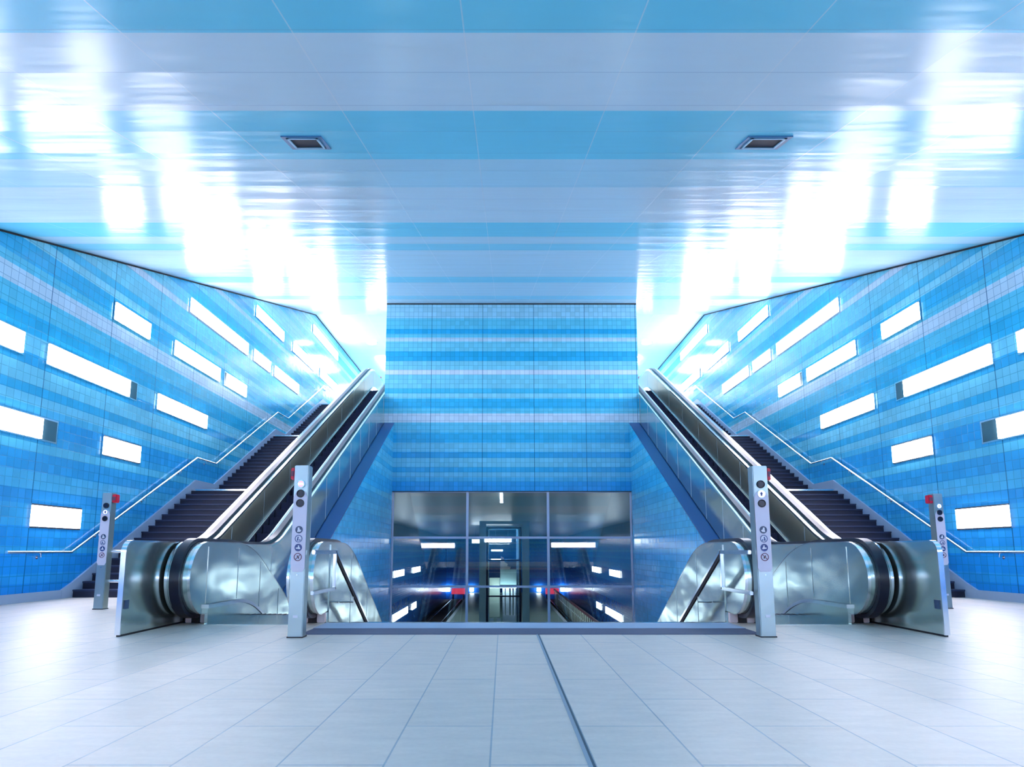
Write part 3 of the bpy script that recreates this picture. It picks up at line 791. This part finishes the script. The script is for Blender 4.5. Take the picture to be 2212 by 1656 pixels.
# tracks
for s in (-1, 1):
    t = thing('railway_track', f'railway track on the {SIDE[s]} of the platform seen through the glass', 'track', (s * 7.5, 60, ZT), 'tracks')
    for x in (6.78, 8.22):
        MB(s).box(x - 0.035, x + 0.035, 24.6, 102.3, ZT, ZT + 0.16).done('rail', 'rail', t, smooth=False)
    sl = MB(s)
    y = 25.0
    while y < 102: sl.box(6.3, 8.7, y, y + 0.24, ZT, ZT + 0.05); y += 0.7
    o = sl.done('sleepers', 'sleeper', t, smooth=False); o['kind'] = 'stuff'
    t = thing('buffer_stop', f'glowing red buffer stop closing the {SIDE[s]} track far away', 'buffer stop', (s * 7.3, 102.5, ZT), 'buffer stops')
    MB(s).box(6.25, 8.35, 102.4, 102.6, -5.65, -4.75).done('red_board', 'red_glow', t, smooth=False)
    for x in (6.5, 8.1): MB(s).box(x - 0.1, x + 0.1, 102.6, 102.9, ZT, -4.9).done('post', 'black', t, smooth=False)
    for x, w_ in ((5.3, 'inner'), (9.0, 'outer')):
        o = MB(s).box(x - 0.35, x + 0.3, 103.3, 103.5, -5.3, -4.5).done('tunnel_lamp', 'lamp_far', bevel=0.04)
        tag(o, f'small square white lamp beside the red stop of the {SIDE[s]} track, {w_} one', 'lamp', 'tunnel lamps')
# pale trackside barrier, right
t = thing('trackside_barrier', 'row of pale upright panels with dull red top rail along the right track', 'barrier', (6.95, 70, ZT))
proto = None
for k in range(34):
    y = 50.5 + k * 1.3
    if proto is None:
        o = proto = MB().box(-0.012, 0.012, 0, 0.62, 0, 1.75).done('panel', 'barrier_pale', smooth=False)
    else:
        o = proto.copy(); C.objects.link(o)
    o.parent = t; o.location = Vector((6.95, y, ZT + 0.12)) - parent_loc(t)
MB().box(6.9, 7.0, 50.5, 94.7, ZT + 1.9, ZT + 2.12).done('top_rail', 'barrier_red', t, smooth=False)
MB().box(6.97, 7.03, 50.5, 94.7, ZT, ZT + 0.3).done('bottom_rail', 'barrier_red', t, smooth=False)

# lift on the platform
t = thing('elevator', 'glass lift in a square concrete frame standing on the platform behind the glass', 'elevator', (-0.27, 32, ZP))
def fr(x0, x1, z0, z1, y0=32.0, y1=32.5): return MB().box(x0, x1, y0, y1, z0, z1)
fr(-1.49, -1.17, ZP, 2.28).done('concrete_column', 'concrete', t, smooth=False)
fr(0.61, 0.95, ZP, 2.28).done('concrete_column', 'concrete', t, smooth=False)
fr(-1.49, 0.95, 2.28, 2.42).done('concrete_beam', 'concrete', t, smooth=False)
for y0 in (32.55, 34.4):
    mb = MB()
    for x in (-1.12, 0.52): mb.box(x - 0.05, x + 0.05, y0, y0 + 0.1, ZP, 2.15)
    for z in (-3.4, -1.25, 0.5, 2.1): mb.box(-1.12, 0.52, y0, y0 + 0.08, z - 0.035, z + 0.035)
    mb.done('steel_frame', 'sign_dark' if y0 < 33 else 'steel', t, smooth=False)
MB().box(-1.07, 0.47, 32.6, 32.615, ZP + 0.1, 2.1).done('glass_front', 'glass', t, smooth=False)
MB().box(0.33, 0.42, 32.7, 32.8, ZP, 2.1).done('guide_rail', 'steel_fine', t, smooth=False)
MB().box(-0.48, 0.40, 33.0, 34.2, -0.72, 0.02).done('cabin_top', 'concrete', t, smooth=False)
MB().box(-1.02, -0.5, 33.2, 34.0, -2.3, -0.4).done('machine_box', 'barrier_pale', t, smooth=False)
for x0, x1 in ((-1.0, -0.8), (-0.66, -0.44)): MB().box(x0, x1, 33.0, 33.05, ZP, -2.35).done('door_panel', 'sign_white', t, smooth=False)
for x0, x1 in ((-0.36, -0.24), (-0.2, -0.02), (0.05, 0.14), (0.2, 0.3)): MB().box(x0, x1, 33.0, 33.05, ZP, -0.85).done('door_panel', 'sign_white', t, smooth=False)
MB().box(-0.36, 0.3, 32.94, 33.0, -2.6, -2.2).done('door_panel', 'sign_white', t, smooth=False)
MB().box(-1.0, 0.4, 32.72, 32.85, -0.86, -0.80).done('door_fill_light', 'lamp_far', t, smooth=False)  # lamp strip added to brighten the white door panels
MB().flat([(-0.48, 0.05), (0.02, 0.05), (0.05, 0.16), (-0.12, 0.2), (-0.1, 0.3), (-0.25, 0.4), (-0.3, 0.62), (-0.44, 0.7)], 33.1, 33.3).done('pale_shape', 'cover', t, smooth=False)  # irregular pale pink shape inside the lift frame
MB().box(-0.95, -0.35, 34.3, 34.36, 0.95, 1.03).box(-0.95, -0.35, 34.3, 34.36, 0.45, 0.55).done('cabin_light', 'lamp_far', t, smooth=False)
